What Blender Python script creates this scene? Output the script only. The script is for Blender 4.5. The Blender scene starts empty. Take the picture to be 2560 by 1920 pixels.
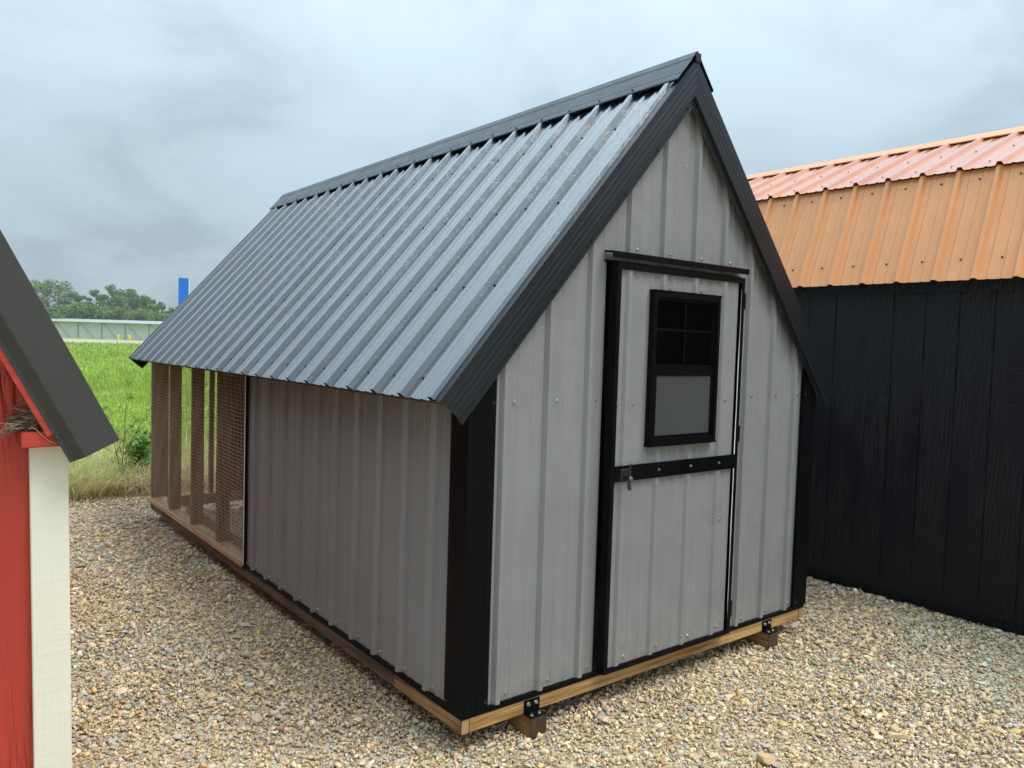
import bpy, bmesh, math, random
import numpy as np
from mathutils import Vector, Matrix
random.seed(7); RNG = np.random.default_rng(11)
SC = bpy.context.scene
COL = SC.collection

# ------------------------------------------------------------------ camera
cam = bpy.data.cameras.new('camera'); co = bpy.data.objects.new('camera', cam); COL.objects.link(co)
co.location = (-1.7216, -2.4452, 1.4839)
co.rotation_euler = (1.5206, -0.0303, -0.6653)
cam.sensor_width = 36; cam.lens = 1939.0 / 2560 * 36
cam.clip_start = 0.05; cam.clip_end = 6000
SC.camera = co
CAM = np.array(co.location)

# ------------------------------------------------------------------ sky, sun, exposure
SUN_EL, SUN_AZ = math.radians(62), math.radians(150)      # azimuth from +Y, clockwise
w = bpy.data.worlds.new('World'); SC.world = w; w.use_nodes = True
nt = w.node_tree; nt.nodes.clear(); N = nt.nodes.new; L = nt.links.new
out = N('ShaderNodeOutputWorld'); bg = N('ShaderNodeBackground'); L(bg.outputs[0], out.inputs[0])
sky = N('ShaderNodeTexSky'); sky.sky_type = 'NISHITA'; sky.sun_disc = False
sky.sun_elevation = SUN_EL; sky.sun_rotation = SUN_AZ
tc = N('ShaderNodeTexCoord'); sep = N('ShaderNodeSeparateXYZ'); L(tc.outputs['Generated'], sep.inputs[0])
def wmath(op, a, b=None, clamp=False):
    m = N('ShaderNodeMath'); m.operation = op; m.use_clamp = clamp
    for i, v in enumerate((a, b)):
        if v is None: continue
        if isinstance(v, (int, float)): m.inputs[i].default_value = v
        else: L(v, m.inputs[i])
    return m.outputs[0]
zc = wmath('MAXIMUM', sep.outputs[2], 0.0)
den = wmath('ADD', zc, 0.42)
cx = wmath('DIVIDE', sep.outputs[0], den); cy = wmath('DIVIDE', sep.outputs[1], den)
cmb = N('ShaderNodeCombineXYZ'); L(cx, cmb.inputs[0]); L(cy, cmb.inputs[1])
n1 = N('ShaderNodeTexNoise'); L(cmb.outputs[0], n1.inputs['Vector']); n1.inputs['Scale'].default_value = 2.1
n1.inputs['Detail'].default_value = 7; n1.inputs['Roughness'].default_value = 0.55; n1.inputs['Distortion'].default_value = 0.5
n2 = N('ShaderNodeTexNoise'); L(cmb.outputs[0], n2.inputs['Vector']); n2.inputs['Scale'].default_value = 0.9
n2.inputs['Detail'].default_value = 3
nn = wmath('ADD', wmath('MULTIPLY', n1.outputs[0], 0.68), wmath('MULTIPLY', n2.outputs[0], 0.32))
ramp = N('ShaderNodeValToRGB'); L(nn, ramp.inputs[0])
e = ramp.color_ramp.elements
e[0].position = 0.43; e[0].color = (0.455, 0.56, 0.645, 1)
e[1].position = 0.57; e[1].color = (0.585, 0.725, 0.825, 1)
em = ramp.color_ramp.elements.new(0.5); em.color = (0.54, 0.665, 0.755, 1)
# overcast luminance: brightest overhead, about a third of that at the horizon
grad = wmath('ADD', wmath('ADD', wmath('MULTIPLY', zc, 0.40), wmath('MULTIPLY', wmath('MULTIPLY', zc, zc), 1.25)), 0.39)
cl = N('ShaderNodeMixRGB'); cl.blend_type = 'MULTIPLY'; cl.inputs[0].default_value = 1
L(ramp.outputs[0], cl.inputs[1]); L(grad, cl.inputs[2])
skm = N('ShaderNodeMixRGB'); skm.blend_type = 'MULTIPLY'; skm.inputs[0].default_value = 1
L(sky.outputs[0], skm.inputs[1]); skm.inputs[2].default_value = (0.08, 0.08, 0.08, 1)
mx = N('ShaderNodeMixRGB'); mx.inputs[0].default_value = 0.92
L(skm.outputs[0], mx.inputs[1]); L(cl.outputs[0], mx.inputs[2])
L(mx.outputs[0], bg.inputs[0]); bg.inputs[1].default_value = 1.0

sd = bpy.data.lights.new('sun', 'SUN'); sd.energy = 1.5; sd.angle = math.radians(32); sd.color = (1.0, 0.965, 0.91)
so = bpy.data.objects.new('sun', sd); COL.objects.link(so); so.location = (0, -10, 20)
dirv = Vector((math.sin(SUN_AZ)*math.cos(SUN_EL), math.cos(SUN_AZ)*math.cos(SUN_EL), math.sin(SUN_EL)))
so.rotation_euler = dirv.to_track_quat('Z', 'Y').to_euler()
SC.cycles.max_bounces = 7; SC.cycles.diffuse_bounces = 3; SC.cycles.glossy_bounces = 3; SC.cycles.volume_bounces = 0; SC.cycles.transparent_max_bounces = 8
SC.view_settings.view_transform = 'Standard'; SC.view_settings.look = 'None'
SC.view_settings.exposure = 0.95; SC.view_settings.gamma = 1.0; SC.view_settings.use_curve_mapping = False

# ------------------------------------------------------------------ materials
class MT:
    def __init__(s, name):
        s.m = bpy.data.materials.new(name); s.m.use_nodes = True; s.t = s.m.node_tree
        s.b = s.t.nodes['Principled BSDF']; s.o = s.t.nodes['Material Output']
        s._tc = None
    def n(s, t, **k):
        x = s.t.nodes.new('ShaderNode' + t)
        for a, v in k.items(): setattr(x, a, v)
        return x
    def l(s, a, b): s.t.links.new(a, b)
    def obj(s, scale=(1, 1, 1), coord='Object'):
        if s._tc is None: s._tc = s.n('TexCoord')
        mp = s.n('Mapping'); mp.inputs['Scale'].default_value = scale
        s.l(s._tc.outputs[coord], mp.inputs[0]); return mp.outputs[0]
    def noise(s, scale=(1, 1, 1), sc=5, det=4, rough=.55, dist=0, coord='Object'):
        x = s.n('TexNoise'); s.l(s.obj(scale, coord), x.inputs['Vector'])
        x.inputs['Scale'].default_value = sc; x.inputs['Detail'].default_value = det
        x.inputs['Roughness'].default_value = rough; x.inputs['Distortion'].default_value = dist
        return x.outputs[0]
    def ramp(s, fac, stops):
        x = s.n('ValToRGB'); s.l(fac, x.inputs[0]); el = x.color_ramp.elements
        while len(el) < len(stops): el.new(0.5)
        for e_, (p, c) in zip(el, stops):
            e_.position = p; e_.color = (c, c, c, 1) if isinstance(c, (int, float)) else (*c, 1)
        return x.outputs[0]
    def mix(s, f, a, b, mode='MIX'):
        x = s.n('MixRGB', blend_type=mode)
        for i, v in enumerate((f, a, b)):
            if isinstance(v, (int, float)): x.inputs[i].default_value = v if i == 0 else (v, v, v, 1)
            elif isinstance(v, tuple): x.inputs[i].default_value = (*v, 1)
            else: s.l(v, x.inputs[i])
        return x.outputs[0]
    def math(s, op, a, b):
        x = s.n('Math', operation=op)
        for i, v in enumerate((a, b)):
            if isinstance(v, (int, float)): x.inputs[i].default_value = v
            else: s.l(v, x.inputs[i])
        return x.outputs[0]
    def bump(s, h, strength=.3, dist=.01):
        x = s.n('Bump'); x.inputs['Strength'].default_value = strength; x.inputs['Distance'].default_value = dist
        s.l(h, x.inputs['Height']); s.l(x.outputs[0], s.b.inputs['Normal']); return x.outputs[0]
    def set(s, **k):
        names = dict(color='Base Color', rough='Roughness', metal='Metallic', spec='Specular IOR Level', coat='Coat Weight', coatr='Coat Roughness')
        for a, v in k.items():
            i = s.b.inputs[names[a]]
            if isinstance(v, (int, float)): i.default_value = v
            elif isinstance(v, tuple): i.default_value = (*v, 1)
            else: s.l(v, i)
        return s

def painted_metal(name, col, rough, spec=.5, streak=(14, 14, .6), var=.12, oil=.05, metal=0, coat=0, wet=0, ior=1.5, splash=0):
    m = MT(name)
    a = m.noise(streak, 3, 5, .6)
    b = m.noise((1, 1, 1), 2.3, 4)
    f = m.math('MULTIPLY', a, b)
    lo = tuple(c*(1-var) for c in col); hi = tuple(min(1, c*(1+var)) for c in col)
    c = m.ramp(f, [(.12, lo), (.42, hi)])
    if splash:                                   # dried mud spatter thrown up by rain on the gravel
        sx = m.n('SeparateXYZ'); m.l(m.obj(), sx.inputs[0])
        up = m.ramp(m.math('ADD', sx.outputs[2], m.math('MULTIPLY', m.noise((1, 1, .4), 6, 4), .22)), [(.10, 1.0), (.34, 0.0)])
        sp = m.ramp(m.noise((1, 1, 1), 46, 5, .7), [(.42, 0.0), (.66, 1.0)])
        c = m.mix(m.math('MULTIPLY', m.math('MULTIPLY', up, sp), splash), c, (.36, .30, .21))
        c = m.mix(m.ramp(m.noise((9, 9, .35), 4, 5, .65), [(.56, 0.0), (.74, .16)]), c, (.40, .39, .37))
    m.set(color=c, metal=metal, spec=spec, coat=coat, coatr=.12)
    m.set(rough=m.ramp(m.noise((1, 1, 1), 9, 5), [(.3, max(.05, rough-.06)), (.7, rough+.08)]))
    m.b.inputs['IOR'].default_value = ior
    h = m.noise((1, 1, 1), 3.0, 2)
    if wet:
        v = m.n('TexVoronoi'); m.l(m.obj(), v.inputs['Vector']); v.inputs['Scale'].default_value = 150
        d = m.ramp(v.outputs['Distance'], [(.1, 1.0), (.38, 0.0)])
        g = m.ramp(m.noise((1, 1, 1), 18, 4), [(.42, 0.0), (.58, 1.0)])
        d = m.math('MULTIPLY', d, g)
        h = m.math('ADD', m.math('MULTIPLY', h, oil/.05), m.math('MULTIPLY', d, wet))
        m.bump(h, .5, .004)
    else:
        m.bump(h, .5, oil*.2)
    return m.m

def wood(name, c1, c2, axis, rough=.7, stain=None, scale=1.0, bump=.4):
    m = MT(name)
    s = [26, 26, 26]; s[axis] = 1.1
    a = m.noise(tuple(x*scale for x in s), 1.6, 6, .62, .6)
    s2 = [90, 90, 90]; s2[axis] = 4
    b = m.noise(tuple(s2), 1, 3)
    f = m.math('ADD', m.math('MULTIPLY', a, .75), m.math('MULTIPLY', b, .25))
    c = m.ramp(f, [(.40, c2), (.49, tuple((x+y)/2 for x, y in zip(c1, c2))), (.57, c1)])
    if stain:
        g = m.ramp(m.noise((1, 1, 1), 2.2, 5, .6), [(.4, 0.0), (.62, 1.0)])
        c = m.mix(g, c, m.mix(.8, c, stain, 'MULTIPLY'))
    m.set(color=c, rough=rough, spec=.3)
    m.bump(f, bump, .004)
    return m.m

def plain(name, col, rough=.5, spec=.5, metal=0, var=.1, sc=30):
    m = MT(name)
    f = m.noise((1, 1, 1), sc, 4)
    m.set(color=m.ramp(f, [(.3, tuple(c*(1-var) for c in col)), (.7, tuple(min(1, c*(1+var)) for c in col))]), rough=rough, spec=spec, metal=metal)
    return m.m

M = {}
M['grey'] = painted_metal('grey_painted_steel', (.214, .211, .211), .48, .3, var=.05, oil=.16, splash=.6)
M['black'] = painted_metal('black_painted_steel', (.0026, .0026, .0036), .42, .085, var=.25)
M['roof'] = painted_metal('black_roof_steel', (.010, .019, .028), .2, .5, coat=1.0, ior=2.3, wet=.25, oil=.08, streak=(3, 14, 3), var=.3)
M['cap'] = painted_metal('ridge_cap_steel', (.012, .018, .025), .36, .4, coat=.15, ior=1.45, wet=.15, oil=.06, streak=(3, 14, 3), var=.3)
M['raketrim'] = painted_metal('black_trim_steel', (.0075, .010, .0135), .34, .36, wet=.08, oil=.05, var=.25)
M['charcoal'] = painted_metal('charcoal_trim_steel', (.047, .0455, .0435), .5, .28, var=.08)
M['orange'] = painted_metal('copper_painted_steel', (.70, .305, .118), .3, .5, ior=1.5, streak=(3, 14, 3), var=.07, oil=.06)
M['orangeshade'] = painted_metal('shaded_copper_painted_steel', (.50, .185, .085), .2, .5, streak=(3, 14, 3), var=.12, oil=.08, ior=1.6, coat=.5)  # darker, glossier copy of the copper: upper slope's dimmer light painted into its colour
M['rimnew'] = wood('fresh_treated_lumber_across', (.50, .31, .13), (.24, .105, .03), 0, .6)
M['rimside'] = wood('treated_lumber_lengthwise', (.36, .22, .095), (.13, .07, .03), 1, .65, (.45, .36, .3))
M['rimold'] = wood('weathered_lumber_lengthwise', (.155, .10, .065), (.075, .048, .032), 1, .75, (.6, .55, .5))
M['sill'] = wood('reddish_sill_lumber', (.54, .34, .21), (.36, .21, .12), 1, .7)
M['sillx'] = wood('reddish_sill_lumber_across', (.43, .27, .165), (.30, .175, .10), 0, .7)
M['stud'] = wood('brown_stained_lumber', (.165, .085, .048), (.085, .043, .026), 2, .75)
M['plate'] = wood('brown_stained_plate', (.135, .075, .045), (.075, .042, .026), 1, .75)
M['skid'] = wood('wet_skid_lumber', (.27, .15, .06), (.12, .06, .025), 1, .55)
M['skidend'] = wood('wet_skid_end', (.085, .05, .03), (.03, .02, .014), 2, .5)
M['ply'] = wood('interior_plywood', (.22, .15, .09), (.15, .10, .06), 2, .8)
M['endgrain'] = None
M['steel'] = plain('zinc_steel', (.62, .62, .61), .3, .5, 1, .1, 60)
M['darkscrew'] = plain('dark_screw_steel', (.03, .032, .036), .3, .5, .3, .2, 60)
M['wire'] = plain('weathered_tan_wire', (.74, .55, .39), .5, .5, .3, .15, 20)
M['whiteedge'] = plain('bare_white_edge', (.72, .72, .70), .5)
M['blue'] = plain('blue_sign_face', (.001, .125, .50), .6, .1, 0, .03, 2)
M['whitepaint'] = plain('white_sign_edge', (.75, .75, .75), .5)
M['yellow'] = plain('yellow_bollard_paint', (.75, .50, .03), .5)
M['barnwall'] = painted_metal('pale_grey_barn_steel', (.46, .46, .445), .6, .3, streak=(.6, .6, .1), var=.08)
M['barnroof'] = painted_metal('grey_barn_roof', (.30, .34, .34), .5, .4, streak=(.6, .6, .1), var=.06)
M['barnpost'] = plain('grey_barn_post', (.22, .235, .235), .7)
M['concrete'] = plain('pale_gravel_road', (.36, .33, .28), .9, .2, 0, .15, .4)

def endgrain():
    m = MT('lumber_end_grain')
    wv = m.n('TexWave', wave_type='RINGS', rings_direction='Y'); m.l(m.obj((1, 1, 1)), wv.inputs['Vector'])
    wv.inputs['Scale'].default_value = 42; wv.inputs['Distortion'].default_value = 3; wv.inputs['Detail'].default_value = 2
    m.set(color=m.ramp(wv.outputs[0], [(.2, (.30, .17, .065)), (.7, (.46, .30, .14))]), rough=.75)
    m.bump(wv.outputs[0], .2, .002); return m.m
M['endgrain'] = endgrain()

def siding(name, c1, c2, rough, strength, spec=.4, xw=.55):
    """painted panel siding with pressed-in cedar grain (relief only)"""
    m = MT(name)
    wv = m.n('TexWave', wave_type='BANDS', bands_direction='DIAGONAL'); m.l(m.obj((14, 14, 1.3)), wv.inputs['Vector'])
    wv.inputs['Scale'].default_value = 1.7; wv.inputs['Distortion'].default_value = 9; wv.inputs['Detail'].default_value = 3
    wv.inputs['Detail Scale'].default_value = 1.4
    fine = m.noise((60, 60, 4), 1.2, 4)
    cross = m.noise((5, 5, 95), 1, 2)
    msk = m.ramp(m.noise((1.6, 1.6, .5), 2, 3), [(.42, 0.0), (.58, 1.0)])
    h = m.math('ADD', m.math('MULTIPLY', m.math('MULTIPLY', wv.outputs[0], msk), .9), m.math('ADD', m.math('MULTIPLY', fine, .35), m.math('MULTIPLY', cross, xw)))
    m.set(color=m.ramp(m.noise((2, 2, .6), 2, 4), [(.3, c1), (.7, c2)]), rough=rough, spec=spec)
    m.bump(h, strength, .007); return m.m
M['blacksiding'] = siding('black_painted_siding', (.0036, .0037, .0075), (.0065, .0065, .009), .38, 1.0, .26)
M['redsiding'] = siding('red_painted_siding', (.34, .032, .022), (.43, .045, .028), .42, .9, .35, .12)
M['redwood'] = wood('red_painted_board', (.44, .05, .032), (.33, .032, .024), 0, .5, bump=.5)
def cream():
    m = MT('cream_painted_trim')
    a = m.noise((60, 60, 2.2), 1.3, 5, .6, .5); b = m.noise((7, 7, 70), 1, 3)
    m.set(color=m.ramp(m.noise((3, 3, 1), 2, 3), [(.3, (.66, .615, .50)), (.7, (.71, .68, .57))]), rough=.5, spec=.35)
    m.bump(m.math('ADD', m.math('MULTIPLY', a, .7), m.math('MULTIPLY', b, .5)), .55, .004); return m.m
M['cream'] = cream()

def glass():
    m = MT('window_glass'); t = m.t
    tr = m.n('BsdfTransparent'); tr.inputs[0].default_value = (.90, .92, .91, 1)
    gl = m.n('BsdfGlossy'); gl.inputs['Roughness'].default_value = .02; gl.inputs[0].default_value = (1, 1, 1, 1)
    fr = m.n('Fresnel'); fr.inputs[0].default_value = 1.5
    ms = m.n('MixShader'); m.l(fr.outputs[0], ms.inputs[0]); m.l(tr.outputs[0], ms.inputs[1]); m.l(gl.outputs[0], ms.inputs[2])
    m.l(ms.outputs[0], m.o.inputs[0]); return m.m
M['glass'] = glass()
def screen():
    m = MT('insect_screen')
    tr = m.n('BsdfTransparent'); df = m.n('BsdfDiffuse')
    f = m.noise((1, 1, 1), 3, 4)
    m.l(m.ramp(f, [(.3, (.070, .070, .073)), (.7, (.085, .085, .087))]), df.inputs[0])
    ms = m.n('MixShader'); ms.inputs[0].default_value = .72
    m.l(tr.outputs[0], ms.inputs[1]); m.l(df.outputs[0], ms.inputs[2]); m.l(ms.outputs[0], m.o.inputs[0]); return m.m
M['screen'] = screen()

def attr_mat(name, rough=.85, spec=.25, trans=0, nvar=.25, nscale=200):
    m = MT(name)
    a = m.n('Attribute', attribute_name='tint')
    f = m.noise((1, 1, 1), nscale, 3)
    c = m.mix(1.0, a.outputs['Color'], m.ramp(f, [(.25, 1-nvar), (.75, 1+nvar*.6)]), 'MULTIPLY')
    m.set(color=c, rough=rough, spec=spec)
    if trans:
        td = m.n('BsdfTranslucent'); m.l(c, td.inputs[0])
        ms = m.n('MixShader'); ms.inputs[0].default_value = trans
        m.l(m.b.outputs[0], ms.inputs[1]); m.l(td.outputs[0], ms.inputs[2]); m.l(ms.outputs[0], m.o.inputs[0])
    return m.m
M['stone'] = attr_mat('crushed_limestone', .9, .2, 0, .2, 220)
M['blade'] = attr_mat('grass_blades', .6, .3, .45, .15, 30)
M['leaf'] = attr_mat('tree_leaves', .7, .2, .25, .15, 3)
M['bark'] = wood('tree_bark', (.11, .085, .065), (.05, .04, .032), 2, .9)
M['twig'] = attr_mat('dry_twigs', .85, .15, 0, .25, 300)

def gravel_mat():
    m = MT('gravel_bed')
    v = m.n('TexVoronoi'); m.l(m.obj(), v.inputs['Vector']); v.inputs['Scale'].default_value = 55
    v2 = m.n('TexVoronoi'); m.l(m.obj(), v2.inputs['Vector']); v2.inputs['Scale'].default_value = 110
    sepc = m.n('SeparateColor'); m.l(v.outputs['Color'], sepc.inputs[0])
    c = m.ramp(sepc.outputs[0], [(0, (.37, .285, .16)), (.3, (.53, .43, .25)), (.55, (.49, .40, .31)), (.78, (.47, .46, .36)), (1, (.62, .55, .40))])
    big = m.ramp(m.noise((1, 1, 1), .9, 5), [(.3, .78), (.7, 1.08)])
    c = m.mix(1.0, c, big, 'MULTIPLY')
    m.set(color=c, rough=.95, spec=.15)
    h = m.math('SUBTRACT', m.math('MULTIPLY', v2.outputs['Distance'], -.4), v.outputs['Distance'])
    m.bump(h, .9, .014); return m.m
M['gravel'] = gravel_mat()
def field_mat():
    m = MT('grass_field')
    a = m.noise((1, 1, 1), .35, 6); b = m.noise((1, 1, 1), 9, 5)
    c = m.ramp(m.math('ADD', m.math('MULTIPLY', a, .6), m.math('MULTIPLY', b, .4)), [(.34, (.16, .23, .03)), (.52, (.26, .36, .05)), (.66, (.36, .42, .10))])
    m.set(color=c, rough=.9, spec=.1); m.bump(b, .8, .08); return m.m
M['field'] = field_mat()

# ------------------------------------------------------------------ helpers
def tag(o, label=None, cat=None, group=None, kind=None):
    for k, v in (('label', label), ('category', cat), ('group', group), ('kind', kind)):
        if v: o[k] = v
    return o
def empty(name, loc, label, cat, group=None):
    o = bpy.data.objects.new(name, None); COL.objects.link(o); o.location = loc; o.empty_display_size = .2
    bpy.context.view_layer.update()
    return tag(o, label, cat, group)
def link(name, me, mat, parent=None):
    if mat is not None and not me.materials: me.materials.append(mat)
    o = bpy.data.objects.new(name, me); COL.objects.link(o)
    if parent is not None:
        o.parent = parent; o.matrix_parent_inverse = WM(parent).inverted()
    return o
def WM(o):
    if o.parent is None: return Matrix.LocRotScale(o.location, o.rotation_euler, o.scale)
    return WM(o.parent) @ o.matrix_parent_inverse @ Matrix.LocRotScale(o.location, o.rotation_euler, o.scale)
def from_bm(name, bm, mat, parent=None, smooth=False):
    me = bpy.data.meshes.new(name); bm.normal_update(); bm.to_mesh(me); bm.free()
    if smooth:
        for p_ in me.polygons: p_.use_smooth = True
    return link(name, me, mat, parent)
def bbox(bm, x0, x1, y0, y1, z0, z1):
    vs = [bm.verts.new((x, y, z)) for z in (z0, z1) for y in (y0, y1) for x in (x0, x1)]
    for f in ((0, 2, 3, 1), (4, 5, 7, 6), (0, 1, 5, 4), (2, 6, 7, 3), (0, 4, 6, 2), (1, 3, 7, 5)):
        bm.faces.new([vs[i] for i in f])
def box(name, x0, x1, y0, y1, z0, z1, mat, parent=None, bev=.0):
    bm = bmesh.new(); bbox(bm, min(x0, x1), max(x0, x1), min(y0, y1), max(y0, y1), min(z0, z1), max(z0, z1))
    if bev: bmesh.ops.bevel(bm, geom=bm.edges[:], offset=bev, segments=2, affect='EDGES')
    return from_bm(name, bm, mat, parent)
def prism(name, prof, fn, t0, t1, mat, parent=None, close=True, clips=(), thick=0, rows=1):
    """sweep a 2-D profile: fn(a, b, t) -> point; clips: (co, normal) keep the side against the normal"""
    bm = bmesh.new(); rings = []
    for r in range(rows+1):
        t = t0+(t1-t0)*r/rows
        rings.append([bm.verts.new(fn(a, b, t)) for a, b in prof])
    n = len(prof)
    for r in range(rows):
        for i in range(n if close else n-1):
            j = (i+1) % n
            bm.faces.new((rings[r][i], rings[r][j], rings[r+1][j], rings[r+1][i]))
    if close:
        bm.faces.new(rings[0][::-1]); bm.faces.new(rings[-1])
    for cc, no in clips:
        bmesh.ops.bisect_plane(bm, geom=bm.verts[:]+bm.edges[:]+bm.faces[:], plane_co=cc, plane_no=no, clear_outer=True)
        if close:
            bmesh.ops.holes_fill(bm, edges=[e_ for e_ in bm.edges if e_.is_boundary])
    bmesh.ops.recalc_face_normals(bm, faces=bm.faces[:])
    o = from_bm(name, bm, mat, parent)
    if thick:
        md = o.modifiers.new('thickness', 'SOLIDIFY'); md.thickness = thick; md.offset = 0
    return o
def rib_profile(s0, s1, first, pitch=.2286, h=.018, bw=.023, tw=.010, mh=.0026, minor=True):
    P = []
    k0 = int(math.floor((s0-first)/pitch))-1; k1 = int(math.ceil((s1-first)/pitch))+1
    for k in range(k0, k1+1):
        c = first+k*pitch
        P += [(c-bw, 0), (c-tw, h), (c+tw, h), (c+bw, 0)]
        if minor:
            for q_ in (1, 2):
                m_ = c+pitch*q_/3
                P += [(m_-.013, 0), (m_-.006, mh), (m_+.006, mh), (m_+.013, 0)]
    P.sort(); S = [a for a, _ in P]; D = [b for _, b in P]
    pts = [(s0, float(np.interp(s0, S, D)))]+[(a, b) for a, b in P if s0 < a < s1]+[(s1, float(np.interp(s1, S, D)))]
    return pts

def screw_mesh(name, mat, hexr=.0048, washer=.0068):
    bm = bmesh.new()
    for n_, r, z0, z1 in ((10, washer, 0, .0018), (6, hexr, .0018, .0065)):
        a = [bm.verts.new((r*math.cos(2*math.pi*i/n_), r*math.sin(2*math.pi*i/n_), z0)) for i in range(n_)]
        b = [bm.verts.new((.9*r*math.cos(2*math.pi*i/n_), .9*r*math.sin(2*math.pi*i/n_), z1)) for i in range(n_)]
        for i in range(n_): bm.faces.new((a[i], a[(i+1) % n_], b[(i+1) % n_], b[i]))
        bm.faces.new(b)
    me = bpy.data.meshes.new(name); bm.to_mesh(me); bm.free(); me.materials.append(mat); return me
ME_SCREW = screw_mesh('screw', M['steel']); ME_DSCREW = screw_mesh('dark_screw', M['darkscrew'])
ME_CSCREW = screw_mesh('charcoal_screw', M['charcoal'], .0065, .0095)
ME_BOLT = screw_mesh('bolt', M['steel'], .0075, .009)
def screw(p, nrm, parent, me=None, name='screw'):
    o = bpy.data.objects.new(name, me or ME_SCREW); COL.objects.link(o)
    o.parent = parent; o.matrix_parent_inverse = WM(parent).inverted()
    o.location = p; q_ = Vector(nrm).to_track_quat('Z', 'Y')
    o.rotation_euler = (q_ @ Matrix.Rotation(random.uniform(0, 1), 3, 'Z').to_quaternion()).to_euler()
    return o
def tubes(bm, pts, rad, n=5, tip=None):
    prev = None; up = Vector((0.13, .27, .95))
    for i, p in enumerate(pts):
        p = Vector(p); d = (Vector(pts[min(i+1, len(pts)-1)])-Vector(pts[max(i-1, 0)])).normalized()
        a = d.cross(up)
        if a.length < 1e-4: a = d.cross(Vector((1, 0, 0)))
        a.normalize(); b = d.cross(a)
        r = rad[i] if isinstance(rad, (list, tuple)) else rad
        ring = [bm.verts.new(p+a*r*math.cos(2*math.pi*k/n)+b*r*math.sin(2*math.pi*k/n)) for k in range(n)]
        if prev:
            for k in range(n): bm.faces.new((prev[k], prev[(k+1) % n], ring[(k+1) % n], ring[k]))
        prev = ring
def np_mesh(name, verts, loops, counts, tint, mat, parent=None):
    """verts (N,3), loops flat index array, counts per face, tint (N,3) per vertex"""
    me = bpy.data.meshes.new(name)
    me.vertices.add(len(verts)); me.vertices.foreach_set('co', np.ascontiguousarray(verts, np.float32).ravel())
    me.loops.add(len(loops)); me.loops.foreach_set('vertex_index', np.ascontiguousarray(loops, np.int32))
    starts = np.concatenate(([0], np.cumsum(counts)[:-1])).astype(np.int32)
    me.polygons.add(len(counts)); me.polygons.foreach_set('loop_start', starts)
    me.update(calc_edges=True)
    at = me.attributes.new('tint', 'FLOAT_COLOR', 'POINT')
    c4 = np.ones((len(verts), 4), np.float32); c4[:, :3] = tint
    at.data.foreach_set('color', c4.ravel())
    return link(name, me, mat, parent)

# ------------------------------------------------------------------ terrain
GZ = -.150
def sheet_obj(name, x0, x1, y0, y1, z, mat, kind='structure'):
    bm = bmesh.new(); bm.faces.new([bm.verts.new(p) for p in ((x0, y0, z), (x1, y0, z), (x1, y1, z), (x0, y1, z))])
    return tag(from_bm(name, bm, mat), kind=kind)
field = sheet_obj('grass_field', -3000, 3000, -3000, 3000, GZ-.022, M['field'])
def edge_y(x): return 6.15+.16*math.sin(x*1.3+.4)+.10*math.sin(x*3.7)
bm = bmesh.new()
xs = [-40, -20, -10]+[-6+i*.4 for i in range(41)]+[14, 25, 40]
a = [bm.verts.new((x, edge_y(x), GZ-.010)) for x in xs]; b = [bm.verts.new((x, -40, GZ-.010)) for x in xs]
for i in range(len(xs)-1): bm.faces.new((b[i], b[i+1], a[i+1], a[i]))
yard = tag(from_bm('gravel_yard', bm, M['gravel']), kind='structure')
road = sheet_obj('far_road', -300, 400, 128, 186, GZ-.014, M['concrete'])

# gravel stones: real little rocks, seen ones only
TEMPL = []
for k in range(28):
    bm = bmesh.new()
    for _ in range(random.choice((8, 9, 10, 11))):
        v = Vector((random.gauss(0, 1), random.gauss(0, 1), random.gauss(0, 1))).normalized()*random.uniform(.8, 1.15)
        bm.verts.new((max(-.85, min(.85, v.x)), max(-.85, min(.85, v.y)), max(-.8, min(.8, v.z))))
    h_ = bmesh.ops.convex_hull(bm, input=bm.verts[:])
    bmesh.ops.delete(bm, geom=[v for v in bm.verts if not v.link_faces], context='VERTS')
    bmesh.ops.triangulate(bm, faces=bm.faces[:]); bm.verts.index_update()
    TEMPL.append((np.array([v.co[:] for v in bm.verts]), np.array([[v.index for v in f.verts] for f in bm.faces]))); bm.free()
PAL = np.array([1.33, 1.18, .95])*np.array([(.46, .385, .265), (.40, .325, .215), (.50, .435, .32), (.415, .35, .335), (.38, .325, .32), (.36, .395, .38), (.32, .355, .345), (.56, .535, .46), (.30, .245, .17), (.47, .37, .20), (.33, .20, .14)])
PW = np.array([.23, .17, .16, .11, .08, .07, .05, .05, .05, .025, .005]); PW /= PW.sum()
def rot_rand(n):
    q_ = RNG.normal(size=(n, 4)); q_ /= np.linalg.norm(q_, axis=1)[:, None]
    w_, x, y, z = q_.T
    return np.stack([np.stack([1-2*(y*y+z*z), 2*(x*y-z*w_), 2*(x*z+y*w_)], -1), np.stack([2*(x*y+z*w_), 1-2*(x*x+z*z), 2*(y*z-x*w_)], -1), np.stack([2*(x*z-y*w_), 2*(y*z+x*w_), 1-2*(x*x+y*y)], -1)], 1)
def visible(P, margin):
    """inside the wedge of ground in front of the camera, with room for a step to the side"""
    yaw = .6653; d = P-CAM[:2]
    fx = d[:, 0]*math.sin(yaw)+d[:, 1]*math.cos(yaw); sx = d[:, 0]*math.cos(yaw)-d[:, 1]*math.sin(yaw)
    return (fx > 2.2) & (np.abs(sx) < fx*.68+margin), np.hypot(d[:, 0], d[:, 1])
def patch(P):
    return (np.sin(P[:, 0]*2.1+1.3*np.sin(P[:, 1]*1.7))+np.sin(P[:, 1]*2.6+1.1*np.sin(P[:, 0]*2.3+2)))*.5
n0 = 330000
P = np.stack([RNG.uniform(-2.8, 3.6, n0), RNG.uniform(-2.0, 6.25, n0)], 1)
vis, dist = visible(P, .45)
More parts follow.
